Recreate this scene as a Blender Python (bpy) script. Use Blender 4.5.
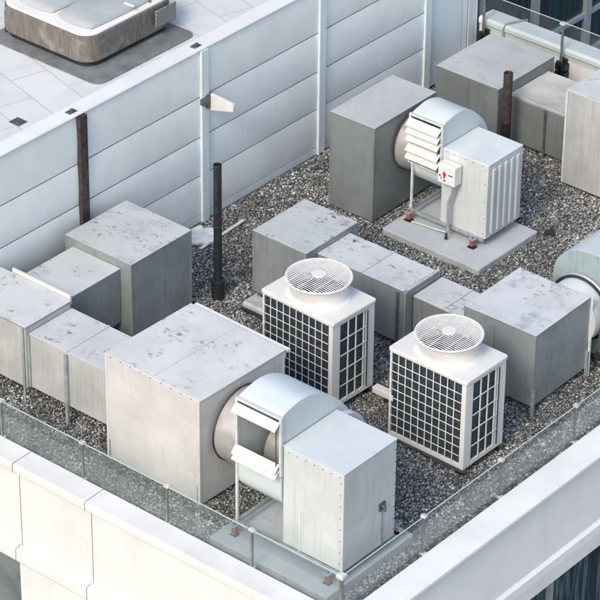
import bpy, bmesh, math, random
import numpy as np
from mathutils import Vector, Matrix, noise as mnoise

for o in list(bpy.data.objects):
    bpy.data.objects.remove(o, do_unlink=True)
SC = bpy.context.scene
COL = SC.collection
R = math.radians
random.seed(7)

# ---------------------------------------------------------------- camera
cd = bpy.data.cameras.new('camera')
cam = bpy.data.objects.new('camera', cd)
COL.objects.link(cam)
SC.camera = cam
CX = Vector((0.76536617, 0.64352671, 0.00938068))
CY = Vector((-0.35010882, 0.40407663, 0.84507153))
CZ = -Vector((-0.54003559, 0.65007342, -0.53457096))
m = Matrix((CX, CY, CZ)).transposed().to_4x4()
m.translation = (24.84163702, -29.90337738, 24.59026415)
cam.matrix_world = m
cd.sensor_width = 36
cd.sensor_fit = 'HORIZONTAL'
cd.lens = 3115 / 600 * 36
cd.clip_start = 1
cd.clip_end = 3000

# ---------------------------------------------------------------- light
SUN_AZ = math.atan2(-0.985, 0.17)      # direction the light comes from, in the XY plane
SUN_EL = R(42)
W = bpy.data.worlds.new('World')
SC.world = W
W.use_nodes = True
wn = W.node_tree.nodes
wl = W.node_tree.links
wn.clear()
sky = wn.new('ShaderNodeTexSky')
sky.sky_type = 'NISHITA'
sky.sun_disc = False
sky.sun_elevation = SUN_EL
sky.sun_rotation = math.pi / 2 - SUN_AZ
sky.air_density = 1.0
sky.dust_density = 3.0
sky.ozone_density = 1.0
bg = wn.new('ShaderNodeBackground')
bg.inputs['Strength'].default_value = 0.15
wo = wn.new('ShaderNodeOutputWorld')
wl.new(sky.outputs[0], bg.inputs['Color'])
wl.new(bg.outputs[0], wo.inputs['Surface'])

ld = bpy.data.lights.new('sun', 'SUN')
ld.energy = 0.85
ld.angle = R(14)
ld.color = (1.0, 0.90, 0.76)
sun = bpy.data.objects.new('sun', ld)
COL.objects.link(sun)
sd = Vector((math.cos(SUN_AZ) * math.cos(SUN_EL), math.sin(SUN_AZ) * math.cos(SUN_EL), math.sin(SUN_EL)))
sun.rotation_euler = sd.to_track_quat('Z', 'Y').to_euler()
sun.location = (0, 0, 30)

vs = SC.view_settings
vs.view_transform = 'Standard'
vs.look = 'None'
vs.gamma = 1
vs.use_curve_mapping = False
vs.exposure = 0.88

# ---------------------------------------------------------------- materials
class NT:
    def __init__(s, name):
        s.m = bpy.data.materials.new(name)
        s.m.use_nodes = True
        s.n = s.m.node_tree.nodes
        s.l = s.m.node_tree.links
        s.b = s.n['Principled BSDF']
        s.out = s.n['Material Output']
    def node(s, t, **kw):
        q = s.n.new(t)
        for k, v in kw.items():
            setattr(q, k, v)
        return q
    vary = False
    def coord(s, scale=(1, 1, 1), loc=(0, 0, 0), rot=(0, 0, 0)):
        tc = s.node('ShaderNodeTexCoord')
        mp = s.node('ShaderNodeMapping')
        mp.inputs['Scale'].default_value = scale
        mp.inputs['Location'].default_value = loc
        mp.inputs['Rotation'].default_value = rot
        src = tc.outputs['Object']
        if s.vary:
            oi = s.node('ShaderNodeObjectInfo')
            k = s.node('ShaderNodeVectorMath', operation='SCALE')
            k.inputs[0].default_value = (37, 53, 11)
            s.l.new(oi.outputs['Random'], k.inputs['Scale'])
            ad = s.node('ShaderNodeVectorMath', operation='ADD')
            s.l.new(src, ad.inputs[0])
            s.l.new(k.outputs[0], ad.inputs[1])
            src = ad.outputs[0]
        s.l.new(src, mp.inputs['Vector'])
        return mp.outputs[0]
    def noise(s, vec, scale, detail=4, rough=.55, dist=0):
        q = s.node('ShaderNodeTexNoise')
        q.inputs['Scale'].default_value = scale
        q.inputs['Detail'].default_value = detail
        q.inputs['Roughness'].default_value = rough
        q.inputs['Distortion'].default_value = dist
        s.l.new(vec, q.inputs['Vector'])
        return q.outputs['Fac']
    def ramp(s, fac, a, b, ca=0.0, cb=1.0):
        q = s.node('ShaderNodeMapRange')
        q.interpolation_type = 'SMOOTHSTEP'
        q.inputs['From Min'].default_value = a
        q.inputs['From Max'].default_value = b
        q.inputs['To Min'].default_value = ca
        q.inputs['To Max'].default_value = cb
        s.l.new(fac, q.inputs['Value'])
        return q.outputs[0]
    def mul(s, a, b, op='MULTIPLY'):
        q = s.node('ShaderNodeMath', operation=op)
        for i, v in enumerate((a, b)):
            if isinstance(v, (int, float)):
                q.inputs[i].default_value = v
            else:
                s.l.new(v, q.inputs[i])
        return q.outputs[0]
    def mix(s, fac, a, b):
        q = s.node('ShaderNodeMix', data_type='RGBA')
        if isinstance(fac, (int, float)):
            q.inputs[0].default_value = fac
        else:
            s.l.new(fac, q.inputs[0])
        for i, v in ((6, a), (7, b)):
            if isinstance(v, tuple):
                q.inputs[i].default_value = (*v, 1) if len(v) == 3 else v
            else:
                s.l.new(v, q.inputs[i])
        return q.outputs[2]
    def bump(s, h, strength=.3, dist=.01):
        q = s.node('ShaderNodeBump')
        q.inputs['Strength'].default_value = strength
        q.inputs['Distance'].default_value = dist
        s.l.new(h, q.inputs['Height'])
        s.l.new(q.outputs[0], s.b.inputs['Normal'])
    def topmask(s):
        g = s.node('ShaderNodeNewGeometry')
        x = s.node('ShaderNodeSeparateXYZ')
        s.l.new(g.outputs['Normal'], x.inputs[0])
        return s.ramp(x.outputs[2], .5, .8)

def sheet(name, col, rough=.45, metallic=.0, blotch=.12, stain=.6, drip=.25, seed=0, dark=(.06, .065, .07), ripple=.25, spec=.5, topcol=None):
    t = NT(name)
    t.vary = True
    v = t.coord(loc=(seed * 3.7, seed * 1.3, seed * .7))
    n1 = t.noise(v, 1.6, 6, .6, .2)
    n2 = t.noise(v, 9, 8, .65, .0)
    c2 = tuple(x * (1 - blotch) for x in col)
    c3 = tuple(min(1, x * (1 + blotch * .9)) for x in col)
    base = t.mix(t.ramp(n1, .3, .7), c2, c3)
    base = t.mix(t.ramp(n2, .35, .7, 0, .2 if stain else .07), base, tuple(x * .8 for x in col))
    # vertical rain streaks on the sides
    vs_ = t.coord(scale=(9, 9, .55), loc=(seed, 2 * seed, 0))
    n3 = t.noise(vs_, 2.0, 5, .6)
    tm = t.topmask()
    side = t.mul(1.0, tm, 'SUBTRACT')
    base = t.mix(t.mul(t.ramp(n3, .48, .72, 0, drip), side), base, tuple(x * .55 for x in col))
    if topcol:  # paler upward faces: skylight painted into the colour, along with dust
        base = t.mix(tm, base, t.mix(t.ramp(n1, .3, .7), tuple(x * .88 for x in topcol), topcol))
    # lichen and dirt marks lying on the tops: clusters of small broken scratches
    v2 = t.coord(scale=(1, 1.9, 1), loc=(seed * 2.1, -seed, 0), rot=(0, 0, .5 + seed))
    n4 = t.noise(v2, 8, 9, .78, 0)
    n5 = t.noise(v, 1.9, 2, .45, .6)
    n7 = t.noise(t.coord(loc=(seed * 5.1, 2, seed)), 2.6, 7, .7, .1)
    base = t.mix(t.mul(t.mul(t.ramp(n7, .50, .72), tm), min(.5, stain * .5)), base, tuple(x * .8 for x in col))
    st = t.mul(t.ramp(n4, .52, .64), t.ramp(n5, .50, .62))
    st = t.mul(t.mul(st, tm), stain)
    base = t.mix(st, base, dark)
    n6 = t.noise(v, 34, 4, .6)
    base = t.mix(t.mul(t.mul(t.ramp(n6, .64, .74), tm), stain * .35), base, tuple(x * .4 for x in col))
    t.l.new(base, t.b.inputs['Base Color'])
    t.l.new(t.ramp(n2, .3, .7, rough - .08, rough + .12), t.b.inputs['Roughness'])
    t.b.inputs['Metallic'].default_value = metallic
    t.b.inputs['Specular IOR Level'].default_value = spec
    t.bump(t.noise(v, 2.2, 2, .4), ripple, .02)
    return t.m

def plain(name, col, rough=.5, metallic=0.0, var=.15, scale=8, spec=.5):
    t = NT(name)
    v = t.coord()
    n = t.noise(v, scale, 6, .6)
    t.l.new(t.mix(t.ramp(n, .3, .7), tuple(x * (1 - var) for x in col), tuple(min(1, x * (1 + var)) for x in col)), t.b.inputs['Base Color'])
    t.b.inputs['Roughness'].default_value = rough
    t.b.inputs['Metallic'].default_value = metallic
    t.b.inputs['Specular IOR Level'].default_value = spec
    return t.m

def glass(name, tint, haze=.2, hazecol=(.5, .58, .6)):
    t = NT(name)
    tr = t.node('ShaderNodeBsdfTransparent')
    tr.inputs[0].default_value = (*tint, 1)
    gl = t.node('ShaderNodeBsdfGlossy')
    gl.inputs['Roughness'].default_value = .03
    df = t.node('ShaderNodeBsdfDiffuse')
    df.inputs[0].default_value = (*hazecol, 1)
    lw = t.node('ShaderNodeLayerWeight')
    lw.inputs[0].default_value = .3
    fr = t.ramp(lw.outputs['Facing'], .1, 1.0, .03, .35)
    a = t.node('ShaderNodeMixShader')
    v = t.coord()
    t.l.new(t.ramp(t.noise(v, 3, 5, .6), .3, .75, haze * .6, haze * 1.3), a.inputs[0])
    b = t.node('ShaderNodeMixShader')
    t.l.new(tr.outputs[0], a.inputs[1])
    t.l.new(df.outputs[0], a.inputs[2])
    t.l.new(fr, b.inputs[0])
    t.l.new(a.outputs[0], b.inputs[1])
    t.l.new(gl.outputs[0], b.inputs[2])
    t.l.new(b.outputs[0], t.out.inputs['Surface'])
    t.n.remove(t.b)
    return t.m

def window_glass(name, ca, cb, curtains=True):
    t = NT(name)
    v = t.coord(scale=(5, 5, .35))
    n = t.noise(v, 2.2, 4, .6, .4)
    v2 = t.coord()
    n2 = t.noise(v2, .9, 4, .5, 1.2)
    c = t.mix(t.ramp(n, .42, .66) if curtains else .3, ca, cb)
    c = t.mix(t.ramp(n2, .45, .7, 0, .6), c, tuple(x * .4 for x in ca))
    t.l.new(c, t.b.inputs['Base Color'])
    t.b.inputs['Roughness'].default_value = .08
    t.bump(n2, .1, .02)
    return t.m

def gravel_bed_mat():
    t = NT('gravel_bed')
    v = t.coord()
    q = t.node('ShaderNodeTexVoronoi')
    q.inputs['Scale'].default_value = 38
    t.l.new(v, q.inputs['Vector'])
    t.l.new(t.mix(t.ramp(q.outputs['Distance'], 0, .6), (.2, .2, .2), (.05, .05, .055)), t.b.inputs['Base Color'])
    t.b.inputs['Roughness'].default_value = .95
    return t.m

def stone_mat():
    t = NT('gravel_stone')
    g = t.node('ShaderNodeNewGeometry')
    cr = t.node('ShaderNodeValToRGB')
    cr.color_ramp.interpolation = 'CONSTANT'
    el = cr.color_ramp.elements
    cols = [(0, (.065, .075, .078)), (.2, (.15, .165, .162)), (.36, (.23, .245, .235)), (.52, (.31, .325, .31)),
            (.68, (.40, .41, .39)), (.81, (.25, .23, .195)), (.85, (.52, .53, .51)), (.94, (.72, .73, .71))]
    el[0].position = 0
    el[0].color = (*cols[0][1], 1)
    el[1].position = cols[1][0]
    el[1].color = (*cols[1][1], 1)
    for p, c in cols[2:]:
        e = el.new(p)
        e.color = (*c, 1)
    t.l.new(g.outputs['Random Per Island'], cr.inputs[0])
    v = t.coord()
    n = t.noise(v, .9, 4, .6, .5)
    n2 = t.noise(v, 5, 5, .6, .5)
    mm = t.mul(t.ramp(n, .38, .62), .75)
    mm = t.mul(mm, t.ramp(n2, .35, .65, 0, .35), 'ADD')
    hs = t.node('ShaderNodeMix', data_type='RGBA', blend_type='MULTIPLY')
    t.l.new(mm, hs.inputs[0])
    t.l.new(cr.outputs[0], hs.inputs[6])
    hs.inputs[7].default_value = (.52, .5, .5, 1)
    t.l.new(hs.outputs[2], t.b.inputs['Base Color'])
    t.b.inputs['Roughness'].default_value = .8
    return t.m

M = {}
GAL = (.40, .42, .425)
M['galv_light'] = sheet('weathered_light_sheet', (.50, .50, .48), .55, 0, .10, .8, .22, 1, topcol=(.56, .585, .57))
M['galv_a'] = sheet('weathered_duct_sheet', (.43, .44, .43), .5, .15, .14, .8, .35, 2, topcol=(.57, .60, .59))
M['galv_b'] = sheet('weathered_shaded_plenum_sheet', (.25, .28, .28), .42, .25, .16, .85, .35, 5, topcol=(.56, .59, .575))  # weathered sheet, sides darkened in colour for shade behind the front row
M['galv_c'] = sheet('shaded_grey_plenum_sheet', (.20, .225, .22), .40, .25, .16, .35, .3, 8, topcol=(.53, .56, .545))  # darkest teal-grey sides, back-row shade painted into the base colour
M['galv_d'] = sheet('stained_shaded_plenum_sheet', (.25, .28, .275), .42, .2, .16, 1.0, .3, 13, topcol=(.63, .65, .64))  # real stains on top; side colour has shade painted in
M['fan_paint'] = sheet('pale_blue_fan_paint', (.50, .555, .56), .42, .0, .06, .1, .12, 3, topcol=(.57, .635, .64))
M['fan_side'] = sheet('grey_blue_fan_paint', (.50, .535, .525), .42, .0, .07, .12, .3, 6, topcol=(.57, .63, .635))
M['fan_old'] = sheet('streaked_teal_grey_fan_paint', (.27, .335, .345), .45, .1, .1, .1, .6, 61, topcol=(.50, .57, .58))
M['neck'] = sheet('bare_galvanised_collar', (.46, .45, .43), .3, .45, .12, .1, .2, 4)
M['canvas'] = sheet('beige_canvas_cover', (.44, .44, .41), .85, 0, .16, .5, .1, 9, dark=(.2, .18, .15))
M['white'] = sheet('off_white_enamel', (.64, .64, .61), .38, 0, .04, .06, .1, 11)
M['louvre'] = plain('white_louvre', (.56, .56, .53), .4, 0, .05)
M['louvre_frame'] = plain('pale_frame', (.55, .58, .58), .45, .1, .1)
M['wire'] = plain('white_wire', (.66, .67, .66), .4, 0, .08)
M['coil'] = plain('dark_coil', (.035, .05, .056), .5, .2, .5, 30)
M['fan_dark'] = plain('dark_fan', (.035, .045, .05), .5, 0, .2)
M['fan_mid'] = plain('fan_blade_grey', (.14, .16, .17), .45, 0, .2)
M['steel'] = plain('galvanised_steel', (.36, .40, .41), .4, .4, .2)
M['steel_dark'] = plain('dark_steel', (.10, .12, .12), .5, .4, .3)
M['post'] = plain('brushed_post', (.25, .26, .26), .35, .6, .2)
M['clamp'] = plain('bright_clamp', (.62, .62, .61), .35, .35, .25)
M['red'] = plain('red_spring', (.32, .05, .045), .5, 0, .2)
M['black'] = plain('black_iron', (.018, .02, .022), .5, .1, .4)
M['brown'] = plain('rusty_brown_iron', (.055, .042, .038), .6, .2, .5, 14)
M['rubber'] = plain('black_rubber', (.02, .02, .02), .8)
M['stain_line'] = plain('dark_sealant', (.05, .055, .06), .8, 0, .3)
M['debris'] = plain('pale_plastic', (.50, .56, .58), .5, 0, .2)
M['grey_box'] = plain('grey_box_paint', (.34, .37, .38), .6, 0, .2)
M['concrete'] = sheet('concrete_plinth', (.36, .385, .39), .9, 0, .15, .25, .5, 21, topcol=(.42, .455, .475), ripple=.1)
M['mat_rubber'] = plain('wet_grey_rubber', (.16, .175, .175), .45, 0, .25, 3)
M['dark_mesh'] = plain('grey_pump_cover', (.17, .18, .17), .7, 0, .6, 45)
M['parapet'] = sheet('white_painted_render', (.63, .64, .62), .7, 0, .05, 0, .12, 31, topcol=(.61, .63, .63), ripple=.03)
M['parapet_b'] = sheet('white_fascia_render', (.83, .83, .79), .7, 0, .04, 0, .10, 33, topcol=(.68, .70, .69), ripple=.03)
M['joint'] = plain('joint_sealant', (.20, .195, .18), .9, 0, .3)
M['panel'] = sheet('pale_wall_panel', (.71, .755, .745), .34, .0, .05, 0, .10, 41, ripple=.02, topcol=(.72, .73, .73))
M['column'] = sheet('pale_blue_pilaster', (.60, .685, .705), .3, .0, .05, 0, .12, 42, ripple=.05)
M['rust_pipe'] = plain('rust_streaked_pipe', (.16, .12, .095), .5, .3, .6, 9)
M['gap'] = plain('dark_gap', (.02, .025, .03), .9)
M['coping'] = sheet('white_coping', (.66, .68, .68), .5, 0, .04, 0, .05, 45)
M['bed'] = gravel_bed_mat()
M['stone'] = stone_mat()
M['rail_glass'] = glass('railing_glass', (.90, .935, .935), .09, (.48, .53, .53))
M['clear_glass'] = glass('clear_railing_glass', (.94, .97, .97), .03, (.5, .58, .6))
M['win'] = window_glass('curtained_window', (.012, .03, .038), (.10, .17, .19))
M['win_b'] = window_glass('dark_facade_glass', (.008, .022, .03), (.02, .06, .07))
M['win_g'] = window_glass('green_tinted_glass', (.16, .19, .185), (.2, .235, .225), False)
M['mullion'] = plain('aluminium_mullion', (.38, .44, .47), .4, .3, .1)
M['street'] = plain('street_asphalt', (.06, .06, .06), .9, 0, .3, .3)
M['switch_red'] = plain('red_switch', (.55, .04, .05), .4)
M['cover_grey'] = sheet('grey_blue_tub_cover', (.36, .39, .39), .6, 0, .1, .1, .1, 51, ripple=.2)
M['cover_white'] = sheet('white_tub_rim', (.70, .69, .66), .5, 0, .06, .1, .1, 52)

def wood_mat():
    t = NT('weathered_tub_wood')
    v = t.coord(scale=(1, 1, .15))
    n = t.noise(v, 26, 6, .65, .3)
    v2 = t.coord()
    n2 = t.noise(v2, 3, 5, .6, .8)
    w = t.mix(t.ramp(n, .3, .7), (.095, .083, .07), (.17, .158, .138))
    w = t.mix(t.ramp(n2, .5, .7, 0, .6), w, (.27, .265, .25))
    t.l.new(w, t.b.inputs['Base Color'])
    t.b.inputs['Roughness'].default_value = .75
    t.bump(n, .3, .01)
    return t.m
M['wood'] = wood_mat()

def tile_mat():
    t = NT('terrace_tiles')
    v = t.coord(rot=(0, 0, R(15)), loc=(.18, .34, 0))
    b = t.node('ShaderNodeTexBrick')
    b.offset = .5
    b.inputs['Scale'].default_value = 1
    b.inputs['Brick Width'].default_value = 1.2
    b.inputs['Row Height'].default_value = .61
    b.inputs['Mortar Size'].default_value = .011
    b.inputs['Mortar Smooth'].default_value = .1
    b.inputs['Color1'].default_value = (.57, .59, .575, 1)
    b.inputs['Color2'].default_value = (.60, .62, .605, 1)
    b.inputs['Mortar'].default_value = (.42, .44, .44, 1)
    t.l.new(v, b.inputs['Vector'])
    n = t.noise(t.coord(), 2.2, 7, .6, .4)
    c = t.mix(t.ramp(n, .4, .7, 0, .3), b.outputs['Color'], (.40, .41, .41))
    t.l.new(c, t.b.inputs['Base Color'])
    t.b.inputs['Roughness'].default_value = .55
    return t.m
M['tiles'] = tile_mat()

# ---------------------------------------------------------------- geometry helpers
class MB:
    def __init__(s):
        s.b = bmesh.new()
    def box(s, x0, x1, y0, y1, z0, z1):
        v = [s.b.verts.new((x, y, z)) for z in (z0, z1) for y in (y0, y1) for x in (x0, x1)]
        for f in ((0, 2, 3, 1), (4, 5, 7, 6), (0, 1, 5, 4), (2, 6, 7, 3), (0, 4, 6, 2), (1, 3, 7, 5)):
            s.b.faces.new([v[i] for i in f])
        return s
    def bar(s, a, b, w, h=None):
        a, b = Vector(a), Vector(b)
        h = h or w
        d = (b - a).normalized()
        up = Vector((0, 0, 1)) if abs(d.z) < .95 else Vector((1, 0, 0))
        sx = d.cross(up).normalized()
        sy = sx.cross(d)
        v = []
        for p in (a, b):
            for i, j in ((-1, -1), (1, -1), (1, 1), (-1, 1)):
                v.append(s.b.verts.new(p + sx * w / 2 * i + sy * h / 2 * j))
        for f in ((0, 3, 2, 1), (4, 5, 6, 7), (0, 1, 5, 4), (1, 2, 6, 5), (2, 3, 7, 6), (3, 0, 4, 7)):
            s.b.faces.new([v[i] for i in f])
        return s
    def tube(s, pts, r, n=12, cap=True, radii=None):
        pts = [Vector(p) for p in pts]
        rings = []
        ref = None
        for i, p in enumerate(pts):
            d = (pts[min(i + 1, len(pts) - 1)] - pts[max(i - 1, 0)]).normalized()
            if ref is None:
                ref = Vector((0, 0, 1)) if abs(d.z) < .9 else Vector((1, 0, 0))
            sx = d.cross(ref).normalized()
            sy = sx.cross(d)
            ref = sy
            rr = radii[i] if radii else r
            rings.append([s.b.verts.new(p + (sx * math.cos(2 * math.pi * k / n) + sy * math.sin(2 * math.pi * k / n)) * rr) for k in range(n)])
        for a, b in zip(rings, rings[1:]):
            for k in range(n):
                f = s.b.faces.new((a[k], a[(k + 1) % n], b[(k + 1) % n], b[k]))
                f.smooth = True
        if cap:
            s.b.faces.new(rings[0][::-1])
            s.b.faces.new(rings[-1])
        return s
    def ring(s, c, R0, r, axis='z', n=48, k=8):
        c = Vector(c)
        vv = []
        for i in range(n):
            a = 2 * math.pi * i / n
            row = []
            for j in range(k):
                b = 2 * math.pi * j / k
                q = (math.cos(a) * (R0 + r * math.cos(b)), math.sin(a) * (R0 + r * math.cos(b)), r * math.sin(b))
                if axis == 'x':
                    q = (q[2], q[0], q[1])
                if axis == 'y':
                    q = (q[0], q[2], q[1])
                row.append(s.b.verts.new(c + Vector(q)))
            vv.append(row)
        for i in range(n):
            for j in range(k):
                f = s.b.faces.new((vv[i][j], vv[(i + 1) % n][j], vv[(i + 1) % n][(j + 1) % k], vv[i][(j + 1) % k]))
                f.smooth = True
        return s
    def prism(s, pts, x0, x1, axis='x', smooth=False):
        # pts: outline in the plane normal to the axis
        def mk(a, b, t):
            return {'x': (t, a, b), 'y': (a, t, b), 'z': (a, b, t)}[axis]
        A = [s.b.verts.new(mk(a, b, x0)) for a, b in pts]
        B = [s.b.verts.new(mk(a, b, x1)) for a, b in pts]
        s.b.faces.new(A)
        s.b.faces.new(B[::-1])
        n = len(pts)
        for i in range(n):
            f = s.b.faces.new((A[i], B[i], B[(i + 1) % n], A[(i + 1) % n]))
            f.smooth = smooth
        return s
    def strip(s, pts, x0, x1, th=.01, axis='x'):
        # a bent sheet along an open path, with thickness
        n = len(pts)
        off = []
        for i in range(n):
            a = pts[max(i - 1, 0)]
            b = pts[min(i + 1, n - 1)]
            d = Vector((b[0] - a[0], b[1] - a[1])).normalized()
            off.append((pts[i][0] - d.y * -th, pts[i][1] - d.x * th))
        s.prism(list(pts) + off[::-1], x0, x1, axis, True)
        return s
    def build(s, name, mat, parent=None, bevel=0, seg=2, sub=0):
        bmesh.ops.recalc_face_normals(s.b, faces=s.b.faces)
        me = bpy.data.meshes.new(name)
        o = bpy.data.objects.new(name, me)
        COL.objects.link(o)
        if parent is not None:
            off = root_world(parent)
            bmesh.ops.translate(s.b, verts=s.b.verts, vec=-off)
            o.parent = parent
        else:
            # origin at the base of the thing
            c = Vector((sum(v.co.x for v in s.b.verts) / len(s.b.verts), sum(v.co.y for v in s.b.verts) / len(s.b.verts), min(v.co.z for v in s.b.verts)))
            bmesh.ops.translate(s.b, verts=s.b.verts, vec=-c)
            o.location = c
        for e in s.b.edges:
            if len(e.link_faces) == 2 and e.calc_face_angle(0) > R(35):
                e.smooth = False
        s.b.to_mesh(me)
        s.b.free()
        me.materials.append(M[mat])
        if bevel:
            q = o.modifiers.new('bevel', 'BEVEL')
            q.width = bevel
            q.segments = seg
            q.limit_method = 'ANGLE'
            q.angle_limit = R(40)
        return o

def root_world(o):
    v = Vector((0, 0, 0))
    while o is not None:
        v += o.location
        o = o.parent
    return v

def tag(o, label, cat, group=None, kind=None):
    if label:
        o['label'] = label
    if cat:
        o['category'] = cat
    if group:
        o['group'] = group
    if kind:
        o['kind'] = kind
    return o

def thing(name, loc, label, cat, group=None):
    o = bpy.data.objects.new(name, None)
    COL.objects.link(o)
    o.location = loc
    return tag(o, label, cat, group)

def copy_tree(o, parent=None):
    c = o.copy()
    COL.objects.link(c)
    c.parent = parent
    for ch in [q for q in bpy.data.objects if q.parent == o]:
        copy_tree(ch, c)
    return c

# ================================================================ SETTING
tag(MB().box(-400, 400, -400, 400, -30.2, -30).build('street', 'street'), None, None, kind='structure')
tag(MB().box(-2.599, 5.395, -5.62, 7.70, -.4, 0).build('gravel_roof', 'bed'), None, None, kind='structure')
tag(MB().box(-9.0, -2.72, -12.0, 7.60, 2.6, 2.945).build('terrace_floor', 'tiles'), None, None, kind='structure')

# -------- own building: parapets, cornices, windows
ob = thing('office_building', (1.4, 1, -30), 'white rendered office building whose roof carries the fans and condensers', 'building')
# left parapet (faces -Y)
XL = -12
MB().prism([(-5.95, .06), (-5.95, .17), (-5.93, .19), (-5.57, .20), (-5.57, .06)], XL, 5.78, 'x').build('coping', 'parapet', ob, .012)
MB().box(XL, 5.70, -5.86, -5.60, -1.22, .06).build('parapet_wall', 'parapet', ob)
MB().prism([(-5.86, -1.22), (-5.95, -1.26), (-5.95, -1.44), (-5.90, -1.50), (-5.62, -1.50), (-5.62, -1.22)], XL, 5.70, 'x').build('string_course', 'parapet', ob, .008)
MB().box(-.07, 5.70, -5.90, -5.5, -30, -1.503).build('facade_wall', 'parapet', ob)
MB().box(XL, -.07, -5.90, -5.5, -30, -3.6).build('spandrel_wall', 'parapet', ob)
wf = MB().box(-3.2, -.072, -5.80, -5.70, -3.6, -1.505).build('window', 'win_g', ob)
MB().box(-.12, -.075, -5.86, -5.80, -3.598, -1.507).box(-3.2, -3.14, -5.86, -5.80, -3.598, -1.507).box(-3.139, -.121, -5.84, -5.80, -3.598, -3.55).build('window_frame', 'mullion', wf)
MB().box(XL, -3.2, -5.88, -5.5, -3.6, -1.503).build('pier', 'parapet', ob)
# joints of the left parapet, cut as narrow dark grooves with their sealant
for jx in (-1.42, -.08, 1.26):
    mb = MB()
    mb.prism([(-5.953, .055), (-5.953, .172), (-5.932, .193), (-5.568, .203), (-5.568, .19), (-5.93, .18), (-5.945, .168), (-5.945, .055)], jx - .006, jx + .006, 'x')
    mb.box(jx + .03, jx + .042, -5.863, -5.855, -1.219, .058)
    mb.prism([(-5.863, -1.217), (-5.953, -1.257), (-5.953, -1.442), (-5.945, -1.442), (-5.945, -1.262), (-5.855, -1.222)], jx - .02, jx - .008, 'x')
    mb.build('panel_joint', 'joint', ob)
# right parapet (faces +X)
YE = 7.70
MB().prism([(5.39, .06), (5.39, .20), (5.74, .16), (5.78, .12), (5.78, .06)], -5.568, YE, 'y').build('coping', 'parapet_b', ob, .012)
MB().box(5.43, 5.70, -5.598, YE, -1.10, .06).build('parapet_wall', 'parapet_b', ob)
MB().prism([(5.45, -1.10), (5.705, -1.10), (5.74, -1.16), (5.74, -1.30), (5.72, -1.57), (5.45, -1.57)], -5.62, YE, 'y').build('cornice', 'parapet_b', ob, .01)
# curtain wall below the right fascia
for i in range(8):
    y0 = -5.4 + i * 2.15
    w = MB().box(5.42, 5.46, y0 + .04, y0 + 2.11, -4.4, -1.60).build('window', 'win', ob)
    MB().box(5.41, 5.53, y0 - .04, y0 + .037, -4.4, -1.575).build('window_frame', 'mullion', w)
MB().box(5.0, 5.60, -5.48, YE, -5.2, -4.403).build('spandrel_wall', 'parapet_b', ob)
MB().box(5.0, 5.40, -5.45, YE, -30, -1.575).build('core_wall', 'grey_box', ob)
MB().box(-2.6, 5.35, -5.45, 7.6, -1.4, -.42).build('roof_slab', 'grey_box', ob)
MB().box(-12, -2.75, -5.49, 7.55, -30, 2.59).build('inner_wall', 'grey_box', ob)

# -------- rear parapet and its railing (faces -Y, far side of the roof)
rp = thing('rear_parapet', (1.4, 7.9, 0), 'low white parapet wall with broad coping closing the far side of the gravel roof', 'parapet wall')
MB().box(-2.58, 5.80, 7.72, 8.0, -6, .74).build('parapet_wall', 'parapet', rp)
MB().prism([(7.68, .745), (7.68, .82), (7.72, .86), (8.08, .84), (8.10, .80), (8.10, .745)], -2.58, 5.80, 'x').build('coping', 'coping', rp, .01)
MB().tube([(-2.05, 7.66, .2), (-2.05, 7.66, .80), (-2.04, 7.70, .885), (-1.95, 7.9, .885), (-1.9, 8.12, .86), (-1.9, 8.13, .3)], .014, 8).build('lightning_cable', 'steel', rp)

def rail_post(parent, x, y, z0, z1, side, small=True):
    """slim flat post with a bright clamp at the head and a shoe plate"""
    p = MB().box(x - .016, x + .016, y - .016, y + .016, z0, z1).build('post', 'post', parent, .003)
    dx, dy = side
    MB().box(x - .042, x + .042, y - .034, y + .034, z1 - .02, z1 + .022).build('clamp', 'clamp', p, .012)
    MB().box(x - .04, x + .04, y - .04, y + .04, z0 - .012, z0 + .02).build('shoe', 'clamp', p, .008)
    return p

M['edge'] = plain('polished_glass_edge', (.42, .52, .50), .2, 0, .05)
rr = thing('glass_railing', (0, 7.7, .2), 'clear glass railing on dark bolted brackets along the rear parapet below the glass tower', 'glass railing')
for i, x in enumerate((-2.42, -.82, .8, 2.4, 4.0)):
    p = MB().box(x - .022, x + .022, 7.60, 7.63, .62, 1.33).build('post', 'post', rr, .003)
    MB().box(x - .05, x + .05, 7.57, 7.66, 1.32, 1.36).build('clamp', 'clamp', p, .008)
    q = MB()
    q.box(x - .10, x - .015, 7.58, 7.718, .36, .46).box(x + .015, x + .10, 7.58, 7.718, .36, .46)
    q.box(x - .10, x - .015, 7.58, 7.718, .49, .60).box(x + .015, x + .10, 7.58, 7.718, .49, .60)
    q.box(x - .07, x + .07, 7.66, 7.719, .34, .68).box(x - .06, x + .06, 7.55, 7.60, .60, .66)
    q.build('bracket', 'black', p, .006)
for a, b in zip((-2.40, -.80, .82, 2.42), (-.84, .78, 2.38, 3.98)):
    gp = MB().box(a + .01, b - .01, 7.635, 7.647, .70, 1.34).build('glass_panel', 'clear_glass', rr)
    MB().box(a + .01, b - .01, 7.634, 7.648, 1.341, 1.349).build('top_edge', 'edge', gp)

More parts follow.
